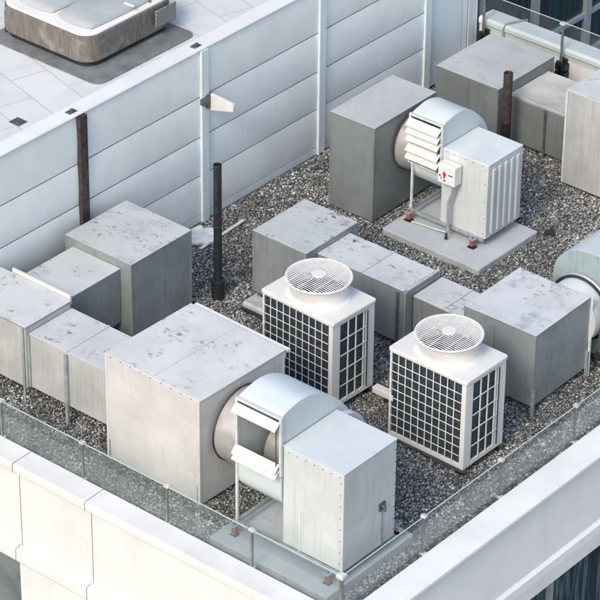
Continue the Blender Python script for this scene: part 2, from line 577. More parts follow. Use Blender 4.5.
# -------- front railings
fr = thing('glass_railing', (1.5, -5.54, 0), 'tinted glass railing inside the bright left parapet, ending in a corner post', 'glass railing')
lx = [-5.2, -3.68, -2.16, -.65, .87, 2.39, 3.86]
for x in lx:
    rail_post(fr, x, -5.555, .17, .77, (0, 1))
cp = MB().box(5.325, 5.365, -5.575, -5.535, .17, .78).build('post', 'post', fr, .003)
MB().box(5.285, 5.405, -5.61, -5.50, .74, .80).build('clamp', 'clamp', cp, .012)
for a, b in zip(lx, lx[1:] + [5.34]):
    gp = MB().box(a + .02, b - .02, -5.561, -5.549, .08, .76).build('glass_panel', 'rail_glass', fr)
    MB().box(a + .02, b - .02, -5.562, -5.548, .761, .769).build('top_edge', 'edge', gp)
fr2 = thing('glass_railing', (5.335, 0, 0), 'tinted glass railing inside the right parapet beside the gravel strip', 'glass railing')
ry = [-3.88, -2.22, -.53, 1.15, 2.83, 4.5, 6.2]
for y in ry:
    rail_post(fr2, 5.345, y, .17, .77, (1, 0))
for a, b in zip([-5.53] + ry, ry + [7.6]):
    gp = MB().box(5.339, 5.351, a + .02, b - .02, .08, .76).build('glass_panel', 'rail_glass', fr2)
    MB().box(5.338, 5.352, a + .02, b - .02, .761, .769).build('top_edge', 'edge', gp)

# -------- terrace wall with panels and pilasters
tw = thing('terrace_wall', (-2.65, 0, 0), 'tall pale blue-grey panelled wall between the gravel roof and the tiled terrace', 'wall')
zs = [.13, .815, 1.48, 2.165, 2.955]
bays = [(-12.0, -7.43), (-7.43, -4.64), (-4.64, -1.87), (-1.87, .80), (.80, 3.57), (3.57, 6.28)]
for a, b in bays:
    for k in range(4):
        za, zb = zs[k] + .010, zs[k + 1] - .010
        prof = [(-2.617, za)] + [(-2.603 + .019 * (1 - abs(2 * q / 12 - 1) ** 2.2), za + (zb - za) * q / 12) for q in range(13)] + [(-2.617, zb)]
        mb = MB().prism(prof, a + .010, b - .010, 'y')
        for f in mb.b.faces:
            if len(f.verts) == 4 and abs(f.normal.x) >= 0 and min(v.co.x for v in f.verts) > -2.61:
                f.smooth = True
        mb.build('wall_panel', 'panel', tw)
MB().box(-2.72, -2.618, -12, 7.62, 0, 2.95).build('backing_wall', 'gap', tw)
MB().box(-2.617, -2.603, -12, 6.28, .0, .128).build('base_trim', 'column', tw)
MB().box(-2.617, -2.595, 6.29, 7.24, .02, 2.955).build('end_panel', 'column', tw, .006)
MB().box(-2.617, -2.60, 7.255, 7.40, .02, 2.955).build('end_strip', 'panel', tw, .006)
MB().box(-2.617, -2.592, 7.42, 7.62, .02, 2.955).build('end_strip', 'column', tw, .006)
MB().box(-2.717, -2.59, 7.625, 7.66, .02, 2.955).build('end_post', 'panel', tw, .006)
MB().prism([(-2.86, 2.958), (-2.58, 2.958), (-2.565, 2.975), (-2.58, 3.0), (-2.86, 2.985)], -12, 7.66, 'y').build('coping', 'coping', tw, .004)
for y in (-7.43, -4.64, .80, 3.57, 6.28):
    MB().box(-2.599, -2.55, y - .08, y + .08, .0, 2.957).build('pilaster', 'column', tw, .006)
wp = thing('wall_downpipe', (-2.56, -1.87, 0), 'dark rust-streaked channel running down the pale panelled wall', 'downpipe')
MB().box(-2.598, -2.52, -1.94, -1.78, 1.1, 2.957).build('channel', 'brown', wp, .01)
MB().box(-2.597, -2.535, -1.93, -1.79, 0, 1.098).build('lower_channel', 'rust_pipe', wp, .01)
# small railing anchors on the coping
for y, lb in ((-1.92, 'small metal anchor on the wall coping above the dark downpipe'), (.76, 'small metal anchor on the wall coping beside the end of the tub mat')):
    a = MB().box(-2.74, -2.64, y - .09, y + .06, 2.99, 3.01).box(-2.70, -2.66, y - .03, y + .01, 3.01, 3.05).build('coping_anchor', 'steel_dark', None, .004)
    tag(a, lb, 'anchor')
# wall bracket
wb = thing('wall_bracket', (-2.55, .88, 2.1), 'cream tapered bracket sticking out from the pilaster of the pale wall', 'bracket')
MB().prism([(-2.50, 2.22), (-2.07, 2.19), (-2.05, 2.16), (-2.05, 2.06), (-2.50, 1.93)], .85, .91, 'y').build('arm', 'louvre', wb, .01)
MB().box(-2.556, -2.49, .68, .80, 2.07, 2.17).box(-2.555, -2.49, .80, .95, 1.98, 2.19).build('mount', 'steel_dark', wb, .006)

# drain on terrace
dr = tag(MB().box(-3.22, -3.02, -2.67, -2.49, 2.946, 2.953).build('floor_drain', 'steel_dark'), 'small square metal drain set in the terrace tiles', 'drain')

# -------- hot tub
tub = thing('hot_tub', (-4.3, .15, 2.95), 'hot tub with weathered wood sides and a grey blue cover on the tiled terrace', 'hot tub')
def rrect(x0, x1, y0, y1, r, n=8):
    pts = []
    for cx, cy, a0 in ((x1 - r, y1 - r, 0), (x0 + r, y1 - r, 90), (x0 + r, y0 + r, 180), (x1 - r, y0 + r, 270)):
        for k in range(n + 1):
            a = R(a0 + 90 * k / n)
            pts.append((cx + r * math.cos(a), cy + r * math.sin(a)))
    return pts
TX0, TX1, TY0, TY1 = -5.24, -3.38, -.84, 1.10
MB().prism(rrect(TX0 + .05, TX1 - .05, TY0 + .05, TY1 - .05, .24), 2.965, 3.05, 'z').build('base', 'black', tub)
MB().prism(rrect(TX0, TX1, TY0, TY1, .28, 12), 3.05, 3.47, 'z').build('side_panel', 'wood', tub, .01)
MB().prism(rrect(TX0 + .02, TX1 - .02, TY0 + .02, TY1 - .02, .27, 12), 3.471, 3.51, 'z').build('rim', 'cover_white', tub, .012)
def cushion(x0, x1, y0, y1, z, h, seed):
    n = 28
    mb = MB()
    g = []
    for j in range(n + 1):
        for i in range(n + 1):
            u, v = i / n, j / n
            x = x0 + (x1 - x0) * u
            y = y0 + (y1 - y0) * v
            # rounded-square outline
            uu, vv = 2 * u - 1, 2 * v - 1
            sq = math.sqrt(max(0, 1 - .16 * uu * uu * vv * vv))
            cx, cy = (x0 + x1) / 2, (y0 + y1) / 2
            x = cx + (x - cx) * sq
            y = cy + (y - cy) * sq
            e = max(0, 1 - abs(uu) ** 6) * max(0, 1 - abs(vv) ** 6)
            zz = z + h * e ** .5 + .02 * mnoise.noise(Vector((x * 2.2, y * 2.2, seed))) * e
            g.append(mb.b.verts.new((x, y, zz)))
    for j in range(n):
        for i in range(n):
            f = mb.b.faces.new((g[j * (n + 1) + i], g[j * (n + 1) + i + 1], g[(j + 1) * (n + 1) + i + 1], g[(j + 1) * (n + 1) + i]))
            f.smooth = True
    bd = [g[i] for i in range(n + 1)] + [g[k * (n + 1) + n] for k in range(1, n + 1)] + [g[n * (n + 1) + i] for i in range(n - 1, -1, -1)] + [g[k * (n + 1)] for k in range(n - 1, 0, -1)]
    low = [mb.b.verts.new((v.co.x, v.co.y, z - .012)) for v in bd]
    for k in range(len(bd)):
        mb.b.faces.new((bd[k], low[k], low[(k + 1) % len(bd)], bd[(k + 1) % len(bd)]))
    return mb
cushion(-4.26, -3.50, -.66, .98, 3.53, .07, 1).build('cover', 'cover_grey', tub)
cushion(-5.10, -4.29, -.66, .98, 3.53, .07, 5).build('cover', 'cover_grey', tub)
for s_ in (-1, 1):
    MB().tube([(-3.90, .62, 3.52), (-3.80, .62, 3.60), (-3.60, .62, 3.60), (-3.47, .62, 3.50)], .02, 8).build('cover_strap', 'steel_dark', tub) if s_ < 0 else None
MB().box(-3.66, -3.60, .20, .28, 3.5, 3.60).box(-3.64, -3.45, .22, .26, 3.58, 3.61).build('cover_latch', 'louvre', tub, .006)
MB().box(-3.328, -3.30, .55, 1.0, 3.16, 3.44).build('service_grille', 'dark_mesh', tub, .01)
for sx, sy in ((-5.1, -.70), (-5.1, 1.0)):
    MB().tube([(sx - .08, sy, 2.96), (sx - .08, sy, 3.3)], .04, 10).build('foot_post', 'steel_dark', tub)
MB().prism(rrect(-5.3, -2.98, -1.06, 1.10, .16, 6), 2.949, 2.963, 'z').build('tub_mat', 'steel_dark')
tm = bpy.data.objects['tub_mat']
tm.data.materials[0] = M['mat_rubber']
tag(tm, 'flat grey rubber mat sticking out under the wooden hot tub', 'mat')
# little lamps in the tub skirting
for p in ((-5.15, -.79, 3.44), (-3.72, -.79, 3.44)):
    MB().box(p[0] - .015, p[0] + .015, p[1] - .005, p[1] + .012, p[2] - .015, p[2] + .015).build('stud', 'clamp', tub)

# -------- glass tower behind the rear parapet
gt = thing('glass_building', (-5.5, 13, -30), 'dark glass office facade with pale mullions behind the rear parapet', 'building')
ys = [4.2 + 1.72 * k for k in range(15)]
zt = [-14 + 1.9 * k for k in range(12)]
zt = [-12.4, -9.4, -6.4, -3.41, -.4, 2.6, 5.6, 8.6]
for a, b in zip(ys, ys[1:]):
    for c, d in zip(zt, zt[1:]):
        MB().box(-5.12, -5.06, a + .03, b - .03, c + .03, d - .03).build('window', 'win_b', gt)
for y in ys:
    MB().box(-5.2, -4.97, y - .09, y + .09, -30, 9).build('mullion', 'mullion', gt, .006)
for z in zt:
    MB().box(-5.18, -4.995, ys[0], ys[-1], z - .07, z + .07).build('transom', 'mullion', gt, .006)
MB().box(-5.17, -5.0, ys[0], ys[-1], -2.60, -2.50).build('transom', 'mullion', gt, .006)
MB().box(-20, -5.22, ys[0], ys[-1], -30, 9).build('core_wall', 'gap', gt)

# ================================================================ DUCTS AND PLENUM BOXES
def box_thing(name, x0, x1, y0, y1, z0, z1, mat, label, cat, bevel=.010, legs=(), seams=(), group=None, flange=True, rot=0):
    """sheet-metal box: shell, folded lid edge, corner angles, optional legs"""
    t = thing(name, ((x0 + x1) / 2, (y0 + y1) / 2, 0), label, cat, group)
    MB().box(x0, x1, y0, y1, z0, z1 - .03).build('shell', mat, t, bevel)
    lid = MB().box(x0 - .008, x1 + .008, y0 - .008, y1 + .008, z1 - .03, z1).build('lid', mat, t, .006)
    if flange:
        for cx_, cy_ in ((x0, y0), (x1, y0), (x1, y1)):
            sx = 1 if cx_ == x0 else -1
            sy = 1 if cy_ == y0 else -1
            MB().box(min(cx_ - .005 * sx, cx_ + .03 * sx), max(cx_ - .005 * sx, cx_ + .03 * sx), min(cy_ - .005 * sy, cy_ + .03 * sy), max(cy_ - .005 * sy, cy_ + .03 * sy), z0 + .002, z1 - .032).build('corner_angle', mat, t)
    for lx_, ly_ in legs:
        MB().box(lx_ - .022, lx_ + .022, ly_ - .022, ly_ + .022, 0, z1 - .06 if False else z0 + .3).build('leg', 'steel', t, .003)
    for ax, pos in seams:
        if ax == 'x':
            MB().box(pos - .012, pos + .012, y0 - .004, y1 + .004, z1 + .0005, z1 + .008).build('seam', mat, t, .003)
        else:
            MB().box(x0 - .004, x1 + .004, pos - .012, pos + .012, z1 + .0005, z1 + .008).build('seam', mat, t, .003)
    for o in [q for q in bpy.data.objects if q.parent == t]:
        pass
    if rot:
        t.rotation_euler.z = R(rot)
    return t

C = box_thing('plenum_box', .66, 2.38, -4.85, -3.18, .06, 1.74, 'galv_light', 'largest pale sheet metal box, standing by the left railing and joined to the front fan', 'duct box', seams=(('x', 1.52),), legs=((.70, -4.83), (2.34, -4.83), (.70, -3.2), (2.34, -3.2)), rot=-1.5)
MB().box(.66, 2.38, -3.165, -3.15, 1.60, 1.70).box(.66, 2.38, -3.12, -3.06, 1.66, 1.70).build('rear_flange', 'wire', C)
MB().box(.70, 2.36, -3.148, -3.122, 1.60, 1.685).build('rear_gap_strip', 'black', C)  # black strip painted in for the shaded gap behind the flange

# left duct run
L2 = thing('air_duct', (-.25, -4.1, 0), 'low pale duct on legs joining the largest box to the far left box', 'duct')
MB().box(-1.08, .655, -4.55, -3.70, .30, 1.165).build('shell', 'galv_a', L2, .008)
MB().box(-1.08, .655, -4.558, -3.692, 1.166, 1.19).build('lid', 'galv_a', L2, .006)
MB().box(-.38, -.33, -4.60, -4.56, 0, 1.15).build('leg', 'steel', L2, .003)
MB().box(-.38, -.33, -3.69, -3.65, 0, 1.15).build('leg', 'steel', L2, .003)
MB().box(.59, .64, -4.595, -4.56, 0, 1.15).build('leg', 'louvre_frame', L2, .003)
MB().box(-1.10, -1.06, -4.572, -4.559, .30, 1.16).build('flange', 'steel', L2, .003)
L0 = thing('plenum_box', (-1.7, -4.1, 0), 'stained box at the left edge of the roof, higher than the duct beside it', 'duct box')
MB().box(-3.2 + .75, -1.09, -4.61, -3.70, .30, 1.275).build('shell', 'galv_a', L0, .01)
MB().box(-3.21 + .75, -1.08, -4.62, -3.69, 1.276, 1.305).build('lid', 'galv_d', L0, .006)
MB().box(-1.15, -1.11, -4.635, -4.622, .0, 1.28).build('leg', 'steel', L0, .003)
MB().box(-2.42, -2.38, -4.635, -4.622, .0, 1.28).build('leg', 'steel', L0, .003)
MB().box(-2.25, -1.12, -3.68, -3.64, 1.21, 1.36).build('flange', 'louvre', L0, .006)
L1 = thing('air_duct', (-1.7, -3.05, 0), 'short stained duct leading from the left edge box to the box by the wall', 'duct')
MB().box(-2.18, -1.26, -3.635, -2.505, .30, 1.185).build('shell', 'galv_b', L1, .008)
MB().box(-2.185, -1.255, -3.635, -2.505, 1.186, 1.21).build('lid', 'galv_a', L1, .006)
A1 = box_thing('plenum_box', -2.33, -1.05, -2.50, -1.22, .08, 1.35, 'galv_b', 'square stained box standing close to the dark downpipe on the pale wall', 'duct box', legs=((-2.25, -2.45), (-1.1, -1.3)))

# middle run
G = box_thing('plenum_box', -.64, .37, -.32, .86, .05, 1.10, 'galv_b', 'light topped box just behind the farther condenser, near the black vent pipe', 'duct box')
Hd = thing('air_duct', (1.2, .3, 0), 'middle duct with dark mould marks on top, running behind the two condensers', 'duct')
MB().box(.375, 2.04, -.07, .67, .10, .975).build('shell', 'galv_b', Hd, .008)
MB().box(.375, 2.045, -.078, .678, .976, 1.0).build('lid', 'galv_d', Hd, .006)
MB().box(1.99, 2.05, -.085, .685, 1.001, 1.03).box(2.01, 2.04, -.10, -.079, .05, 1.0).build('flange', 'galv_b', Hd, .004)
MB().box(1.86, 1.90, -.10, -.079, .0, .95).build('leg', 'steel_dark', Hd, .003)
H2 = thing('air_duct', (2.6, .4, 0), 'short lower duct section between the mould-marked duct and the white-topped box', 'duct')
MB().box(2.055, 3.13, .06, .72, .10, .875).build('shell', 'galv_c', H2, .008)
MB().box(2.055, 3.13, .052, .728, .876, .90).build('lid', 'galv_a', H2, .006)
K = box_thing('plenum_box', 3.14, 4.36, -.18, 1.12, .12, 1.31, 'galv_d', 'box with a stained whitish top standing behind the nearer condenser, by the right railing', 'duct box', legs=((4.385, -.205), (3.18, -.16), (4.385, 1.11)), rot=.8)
MB().box(4.37, 4.41, 1.13, 1.16, 0.0, 1.30).build('corner_post', 'louvre_frame', K, .003)
MB().box(3.60, 3.66, -.19, -.187, .12, 1.2).build('seam', 'galv_b', K)

for (x_, t_, z_, y0_, y1_) in ((-.36, L2, 1.1905, -4.56, -3.69), (1.2, Hd, 1.0005, -.08, .68), (2.6, H2, .9005, .05, .73)):
    MB().box(x_ - .018, x_ + .018, y0_, y1_, z_, z_ + .012).build('joint_cover', 'galv_a', t_, .004)
for z_ in (.45, .85, 1.28):
    MB().box(.652, 2.38, -4.8535, -4.8505, z_, z_ + .006).build('lap_seam', 'galv_light', C)
for k in range(9):
    MB().box(.76 + k * .185, .775 + k * .185, -4.864, -4.8585, 1.718, 1.730).build('rivet', 'steel_dark', C)
# back row
E_ = box_thing('plenum_box', -1.40, -.55, 2.36, 3.88, .06, 1.70, 'galv_c', 'tall grey box joined by a collar to the rear fan', 'duct box', rot=.6)
Mx = box_thing('plenum_box', -1.70, -.46, 5.40, 6.88, .10, 1.16, 'galv_c', 'wide grey topped box in the far corner beside the tall wall', 'duct box')
N = thing('air_duct', (.15, 6.2, 0), 'low duct with a sagging beige cover between the two far boxes', 'duct')
MB().box(-.45, .96, 5.76, 6.72, .10, .88).build('shell', 'galv_c', N, .008)
mb = MB()
nx, ny = 26, 20
gg = []
for j in range(ny + 1):
    for i in range(nx + 1):
        u, v = i / nx, j / ny
        e = (1 - abs(2 * u - 1) ** 4) * (1 - abs(2 * v - 1) ** 4)
        z = .955 - .06 * e + .05 * abs(u - v) ** 1.2 * (1 if abs(2 * u - 1) < 1 else 0) * e + .012 * mnoise.noise(Vector((u * 4, v * 4, 3)))
        gg.append(mb.b.verts.new((-.452 + 1.41 * u, 5.75 + .98 * v, z)))
for j in range(ny):
    for i in range(nx):
        f = mb.b.faces.new((gg[j * (nx + 1) + i], gg[j * (nx + 1) + i + 1], gg[(j + 1) * (nx + 1) + i + 1], gg[(j + 1) * (nx + 1) + i]))
        f.smooth = True
r0 = bmesh.ops.extrude_face_region(mb.b, geom=list(mb.b.faces))
bmesh.ops.translate(mb.b, verts=[g for g in r0['geom'] if isinstance(g, bmesh.types.BMVert)], vec=(0, 0, -.05))
mb.build('cover', 'canvas', N)
MB().box(.20, .24, 5.735, 5.758, 0, .88).build('leg', 'steel_dark', N, .003)
O_ = box_thing('plenum_box', .97, 2.75, 5.21, 6.16, .10, 1.75, 'galv_a', 'tall pale box cut by the right picture edge, before the rear parapet', 'duct box')
MB().box(.965, 1.0, 5.195, 5.203, .12, 1.72).build('corner_strip', 'louvre_frame', O_)

# ================================================================ CENTRIFUGAL FANS
def arc(cx, cy, r, a0, a1, n):
    return [(cx + r * math.cos(R(a0 + (a1 - a0) * k / n)), cy + r * math.sin(R(a0 + (a1 - a0) * k / n))) for k in range(n + 1)]
def smooth_path(pts, n=5):
    out = []
    P = [pts[0]] + list(pts) + [pts[-1]]
    for i in range(1, len(P) - 2):
        p0, p1, p2, p3 = [Vector(q) for q in P[i - 1:i + 3]]
        for k in range(n):
            t = k / n
            out.append(tuple(.5 * ((2 * p1) + (-p0 + p2) * t + (2 * p0 - 5 * p1 + 4 * p2 - p3) * t * t + (-p0 + 3 * p1 - 3 * p2 + p3) * t ** 3)))
    out.append(tuple(pts[-1]))
    return out

def fan_unit(label, x0, x1, ym, zm0, zm1, scroll, cabinet, neck, rail_z, blades, rails, mouth_z0=None, cab_mat='fan_side', pad_z=.13, legs_x=None, disc=None, ribs=False):
    """scroll housing whose discharge faces -Y, suction collar at x0, motor cabinet at x1"""
    t = thing('centrifugal_fan', ((x0 + x1) / 2, ym + .8, 0), label, 'fan')
    path = smooth_path(scroll, 6)
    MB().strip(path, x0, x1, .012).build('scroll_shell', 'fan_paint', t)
    sides = [path[0]] + path + [path[-1]]
    for xs in ((x0 - .012, x0 - .0005), (x1 + .0005, x1 + .012)):
        MB().prism(path, xs[0], xs[1], 'x').build('side_plate', 'fan_paint', t, .003)
    if disc:
        MB().tube([(x1 + .014, disc[0], disc[1]), (x1 + .12, disc[0], disc[1])], disc[2], 56).build('side_disc', 'fan_side', t, .006)
    # impeller seen through the mouth
    cy = (min(p[0] for p in path) + max(p[0] for p in path)) / 2 + .05
    cz = neck[1]
    imp = MB().tube([(x0 + .08, cy, cz + .12), (x1 - .08, cy, cz + .12)], .40 * (zm1 - zm0) / .85, 32).build('impeller', 'neck', t)
    # collar towards the box
    nx0, nr0, nr1 = neck[2], neck[3], neck[4]
    cl = MB().tube([(nx0 + .006, neck[0], neck[1]), (nx0 + .03, neck[0], neck[1]), (x0 - .06, neck[0], neck[1] + .0), (x0 - .014, neck[0], neck[1])], 1, 64, radii=[nr0, nr0, nr1, nr1]).build('suction_collar', 'neck', t)
    MB().ring((nx0 + .02, neck[0], neck[1]), nr0 + .004, .014, 'x', 64, 8).build('collar_gasket', 'brown', cl)
    # louvre
    lf = MB()
    w = .035
    lf.box(x0 - .03, x0 + w - .03, ym - .05, ym - .002, zm0 - .02, zm1 + .03)
    lf.box(x1 - w + .03, x1 + .03, ym - .05, ym - .002, zm0 - .02, zm1 + .03)
    lf.box(x0 + w - .029, x1 - w + .029, ym - .05, ym - .002, zm1, zm1 + .03)
    lf.box(x0 + w - .029, x1 - w + .029, ym - .05, ym - .002, zm0 - .02, zm0 + .005)
    fo = lf.build('louvre_frame', 'louvre_frame', t, .003)
    for zb, ang in blades:
        a = R(ang)
        L = .12
        y1, z1 = ym - .045 - L * math.cos(a), zb - L * math.sin(a)
        nrm = (math.sin(a) * .006, -math.cos(a) * .006)
        MB().prism([(ym - .045 - nrm[0], zb + .006), (y1, z1 + .006), (y1 - .012, z1 - .02), (y1 + .002, z1 - .024), (y1 + .008, z1 - .006), (ym - .045 + nrm[0], zb - .006)], x0 - .02, x1 + .01, 'x').build('louvre_blade', 'louvre', fo, .002)
    # link rod at the side of the louvre
    MB().bar((x1 - .03, ym - .075, zm0 + .02), (x1 - .03, ym - .075, zm1 - .1), .012).build('link_rod', 'steel_dark', fo)
    # base frame
    ra, rb, rc = rails   # x start, x end, y back
    MB().bar((ra - .02, ym - .03, rail_z), (rb, ym - .03, rail_z), .045, .05).build('base_rail', 'steel', t, .003)
    MB().bar((ra, rc, rail_z), (rb, rc, rail_z), .045, .05).build('base_rail', 'steel', t, .003)
    MB().bar((ra + .02, ym - .005, rail_z), (ra + .02, rc - .025, rail_z), .045, .05).build('base_rail', 'steel', t, .003)
    MB().box(ra + .05, rb - .3, ym + .06, rc - .03, rail_z - .03, rail_z - .02).build('base_tray', 'steel_dark', t) if False else None
    MB().bar((ra + .02, ym - .01, rail_z + .028), (ra + .02, ym - .01, zm0 - .02), .035).build('support_leg', 'louvre_frame', t, .003)
    MB().bar((ra + .02, rc, rail_z + .028), (ra + .02, rc, .9), .035).build('support_leg', 'louvre_frame', t, .003)
    for sx, sy in ((ra + .06, ym - .115), (rb - .14, ym - .115), (ra + .06, rc + .09), (rb - .14, rc + .09)):
        MB().box(sx - .05, sx + .05, sy - .055, sy + .055, rail_z + .0, rail_z + .02).build('mount_bracket', 'steel', t, .003)
        sp = MB().tube([(sx, sy - .0, pad_z + .022), (sx, sy, rail_z + .04)], .016, 10).build('spring_mount', 'steel_dark', t)
        MB().box(sx - .06, sx + .06, sy - .05, sy + .05, pad_z + .001, pad_z + .02).build('mount_foot', 'black', sp, .003)
        h = rail_z - pad_z - .035
        n = 40
        pts = [(sx + .035 * math.cos(k * .8), sy + .035 * math.sin(k * .8), pad_z + .03 + h * k / n) for k in range(n + 1)]
        MB().tube(pts, .011, 6).build('spring', 'red', sp)
    # motor cabinet
    a0, a1, b0, b1, c0, c1 = cabinet
    MB().box(a0, a1, b0, b1, c0, c1).build('cabinet', cab_mat, t, .012)
    return t

# front fan
pl = MB()
pl.prism(rrect(2.98, 4.98, -5.40, -3.60, .02, 2), .0, .15, 'z')
tag(pl.build('concrete_plinth', 'concrete', None, .015), 'grey concrete plinth in the near corner carrying the front fan', 'plinth')
f1s = [(-5.03, 2.27), (-4.92, 2.31), (-4.61, 2.345), (-4.30, 2.26), (-4.02, 2.07), (-3.76, 1.80), (-3.58, 1.48), (-3.54, 1.18), (-3.62, .92), (-3.82, .70), (-4.12, .56), (-4.45, .56), (-4.72, .66), (-4.92, .83), (-5.03, 1.0), (-5.03, 1.38)]
F1 = fan_unit('largest pale fan with half open white louvre and plain cabinet in the near corner', 3.19, 3.90, -5.03, 1.38, 2.24, f1s,
              (3.93, 4.93, -5.03, -3.96, .31, 1.83), (-4.13, 1.06, 2.40, .54, .52), .29,
              ((2.20, 40), (1.55, 42), (1.46, 42)), (3.14, 4.93, -3.8), disc=(-3.92, 1.30, .46))
tag(F1, None, None)
MB().box(4.20, 4.24, -5.036, -5.031, .30, .95).build('cabinet_seam', 'fan_side', F1)
MB().tube([(4.945, -4.25, .95), (4.98, -4.25, .95), (4.99, -4.25, .88)], .02, 8).box(4.932, 4.95, -4.31, -4.19, .88, 1.0).build('cable_gland', 'steel_dark', F1)
MB().box(4.932, 4.945, -4.265, -4.235, .32, .87).build('cable', 'steel', F1)

for k in range(7):
    MB().box(4.02 + k * .14, 4.032 + k * .14, -5.036, -5.031, 1.77, 1.782).build('screw', 'steel_dark', F1)
for k in range(8):
    MB().box(4.875, 4.887, -5.036, -5.031, .42 + k * .18, .432 + k * .18).build('screw', 'steel_dark', F1)
    MB().box(4.9305, 4.936, -4.0, -3.988, .42 + k * .18, .432 + k * .18).build('screw', 'steel_dark', F1)
MB().box(3.925, 4.935, -5.035, -3.955, 1.831, 1.845).build('cabinet_lid', 'fan_side', F1, .004)
# rear fan
tag(MB().prism(rrect(-.26, 1.60, 2.24, 3.74, .03, 2), 0, .12, 'z').build('concrete_plinth', 'concrete', None, .02), 'grey concrete slab under the rear fan, surrounded by gravel', 'plinth')
f2s = [(2.81, 1.92), (2.9, 1.95), (3.18, 1.99), (3.45, 1.92), (3.66, 1.76), (3.84, 1.56), (3.95, 1.33), (3.96, 1.08), (3.88, .86), (3.70, .70), (3.45, .62), (3.20, .64), (2.98, .74), (2.85, .9), (2.81, 1.05)]
F2 = fan_unit('rear fan with five white louvre blades, ribbed cabinet and a red switch box', -.17, .41, 2.81, 1.10, 1.90, f2s,
              (.43, 1.29, 2.80, 3.67, .27, 1.55), (3.30, 1.13, -.54, .47, .43), .26,
              ((1.86, 38), (1.74, 38), (1.61, 40), (1.43, 40), (1.30, 42)), (-.15, 1.27, 3.75), pad_z=.12, disc=(3.62, 1.08, .38))
rb = MB()
for k in range(5):
    y = 2.94 + k * .15
    rb.prism([(1.291, y - .045), (1.315, y - .02), (1.315, y + .02), (1.291, y + .045)], .34, 1.44, 'z')
rb.build('cabinet_ribs', 'fan_side', F2, .004)
sc = MB()
for z in (.35, .62, .9, 1.2, 1.45):
    sc.box(1.24, 1.252, 2.793, 2.799, z, z + .012)
for x in (.5, .65, .85, 1.0, 1.18):
    sc.box(x, x + .012, 2.793, 2.799, 1.5, 1.512)
sc.build('screws', 'steel_dark', F2)
sb = MB().box(.50, .82, 2.60, 2.78, 1.08, 1.40).build('switch_box', 'white', F2, .012)
MB().tube([(.63, 2.599, 1.245), (.63, 2.588, 1.245)], .032, 16).box(.618, .642, 2.576, 2.5885, 1.19, 1.30).build('switch_handle', 'switch_red', sb, .004)
for q_ in ((.535, .555, 1.19, 1.22), (.56, .58, 1.16, 1.18), (.70, .78, 1.25, 1.265), (.61, .65, 1.13, 1.15)):
    MB().box(q_[0], q_[1], 2.592, 2.599, q_[2], q_[3]).build('marking', 'steel_dark', sb)
MB().tube([(.74, 2.70, 1.08), (.74, 2.70, .98), (.70, 2.70, .84), (.66, 2.69, .72), (.66, 2.69, .50), (.67, 2.69, .24)], .028, 10).build('conduit', 'steel', F2)
MB().tube([(.69, 2.62, .22), (.70, 2.60, .14)], .022, 8).build('cable_end', 'black', F2)
MB().tube([(.0, 2.66, .15), (.5, 2.70, .17), (.62, 2.70, .19)], .012, 8).build('drain_rod', 'louvre_frame', F2)

# right fan, cut by the picture edge: scroll with its axis along Y, collar towards the stained box
P = thing('centrifugal_fan', (4.45, 2.0, 0), 'blue-grey fan drum cut by the right picture edge behind the white-topped box', 'fan')
pp = smooth_path([(3.46, .85), (3.47, 1.30), (3.60, 1.56), (3.86, 1.72), (4.25, 1.76), (4.9, 1.76), (4.9, .9), (4.86, .5), (4.62, .22), (4.25, .14), (3.85, .24), (3.56, .52), (3.46, .85)], 6)
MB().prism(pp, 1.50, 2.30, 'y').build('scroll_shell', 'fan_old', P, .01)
MB().prism(pp, 1.478, 1.499, 'y').build('side_plate', 'fan_old', P, .004)
MB().box(3.66, 3.69, 1.50, 2.31, 1.70, 1.735).build('lap_seam', 'fan_paint', P) if False else None
MB().tube([(4.0, 1.14, .86), (4.0, 1.477, .86)], .46, 56).build('suction_collar', 'fan_side', P)
MB().ring((4.0, 1.45, .86), .50, .028, 'y', 64, 10).build('collar_ring', 'steel', P)
MB().ring((4.0, 1.40, .86), .49, .018, 'y', 64, 8).build('collar_gasket', 'black', P)
MB().box(4.44, 4.49, 1.28, 1.33, .30, 1.28).box(4.51, 4.53, 1.28, 1.30, .30, 1.28).build('support_leg', 'steel_dark', P, .003)
MB().box(4.42, 4.56, 1.24, 1.36, .24, .36).build('mount_foot', 'black', P, .006)
MB().box(4.3, 5.2, 1.5, 2.3, .0, .13).build('base_block', 'concrete', P, .01)
MB().box(4.905, 5.2, 1.6, 2.25, .35, 1.7).build('discharge_duct', 'fan_side', P, .01)

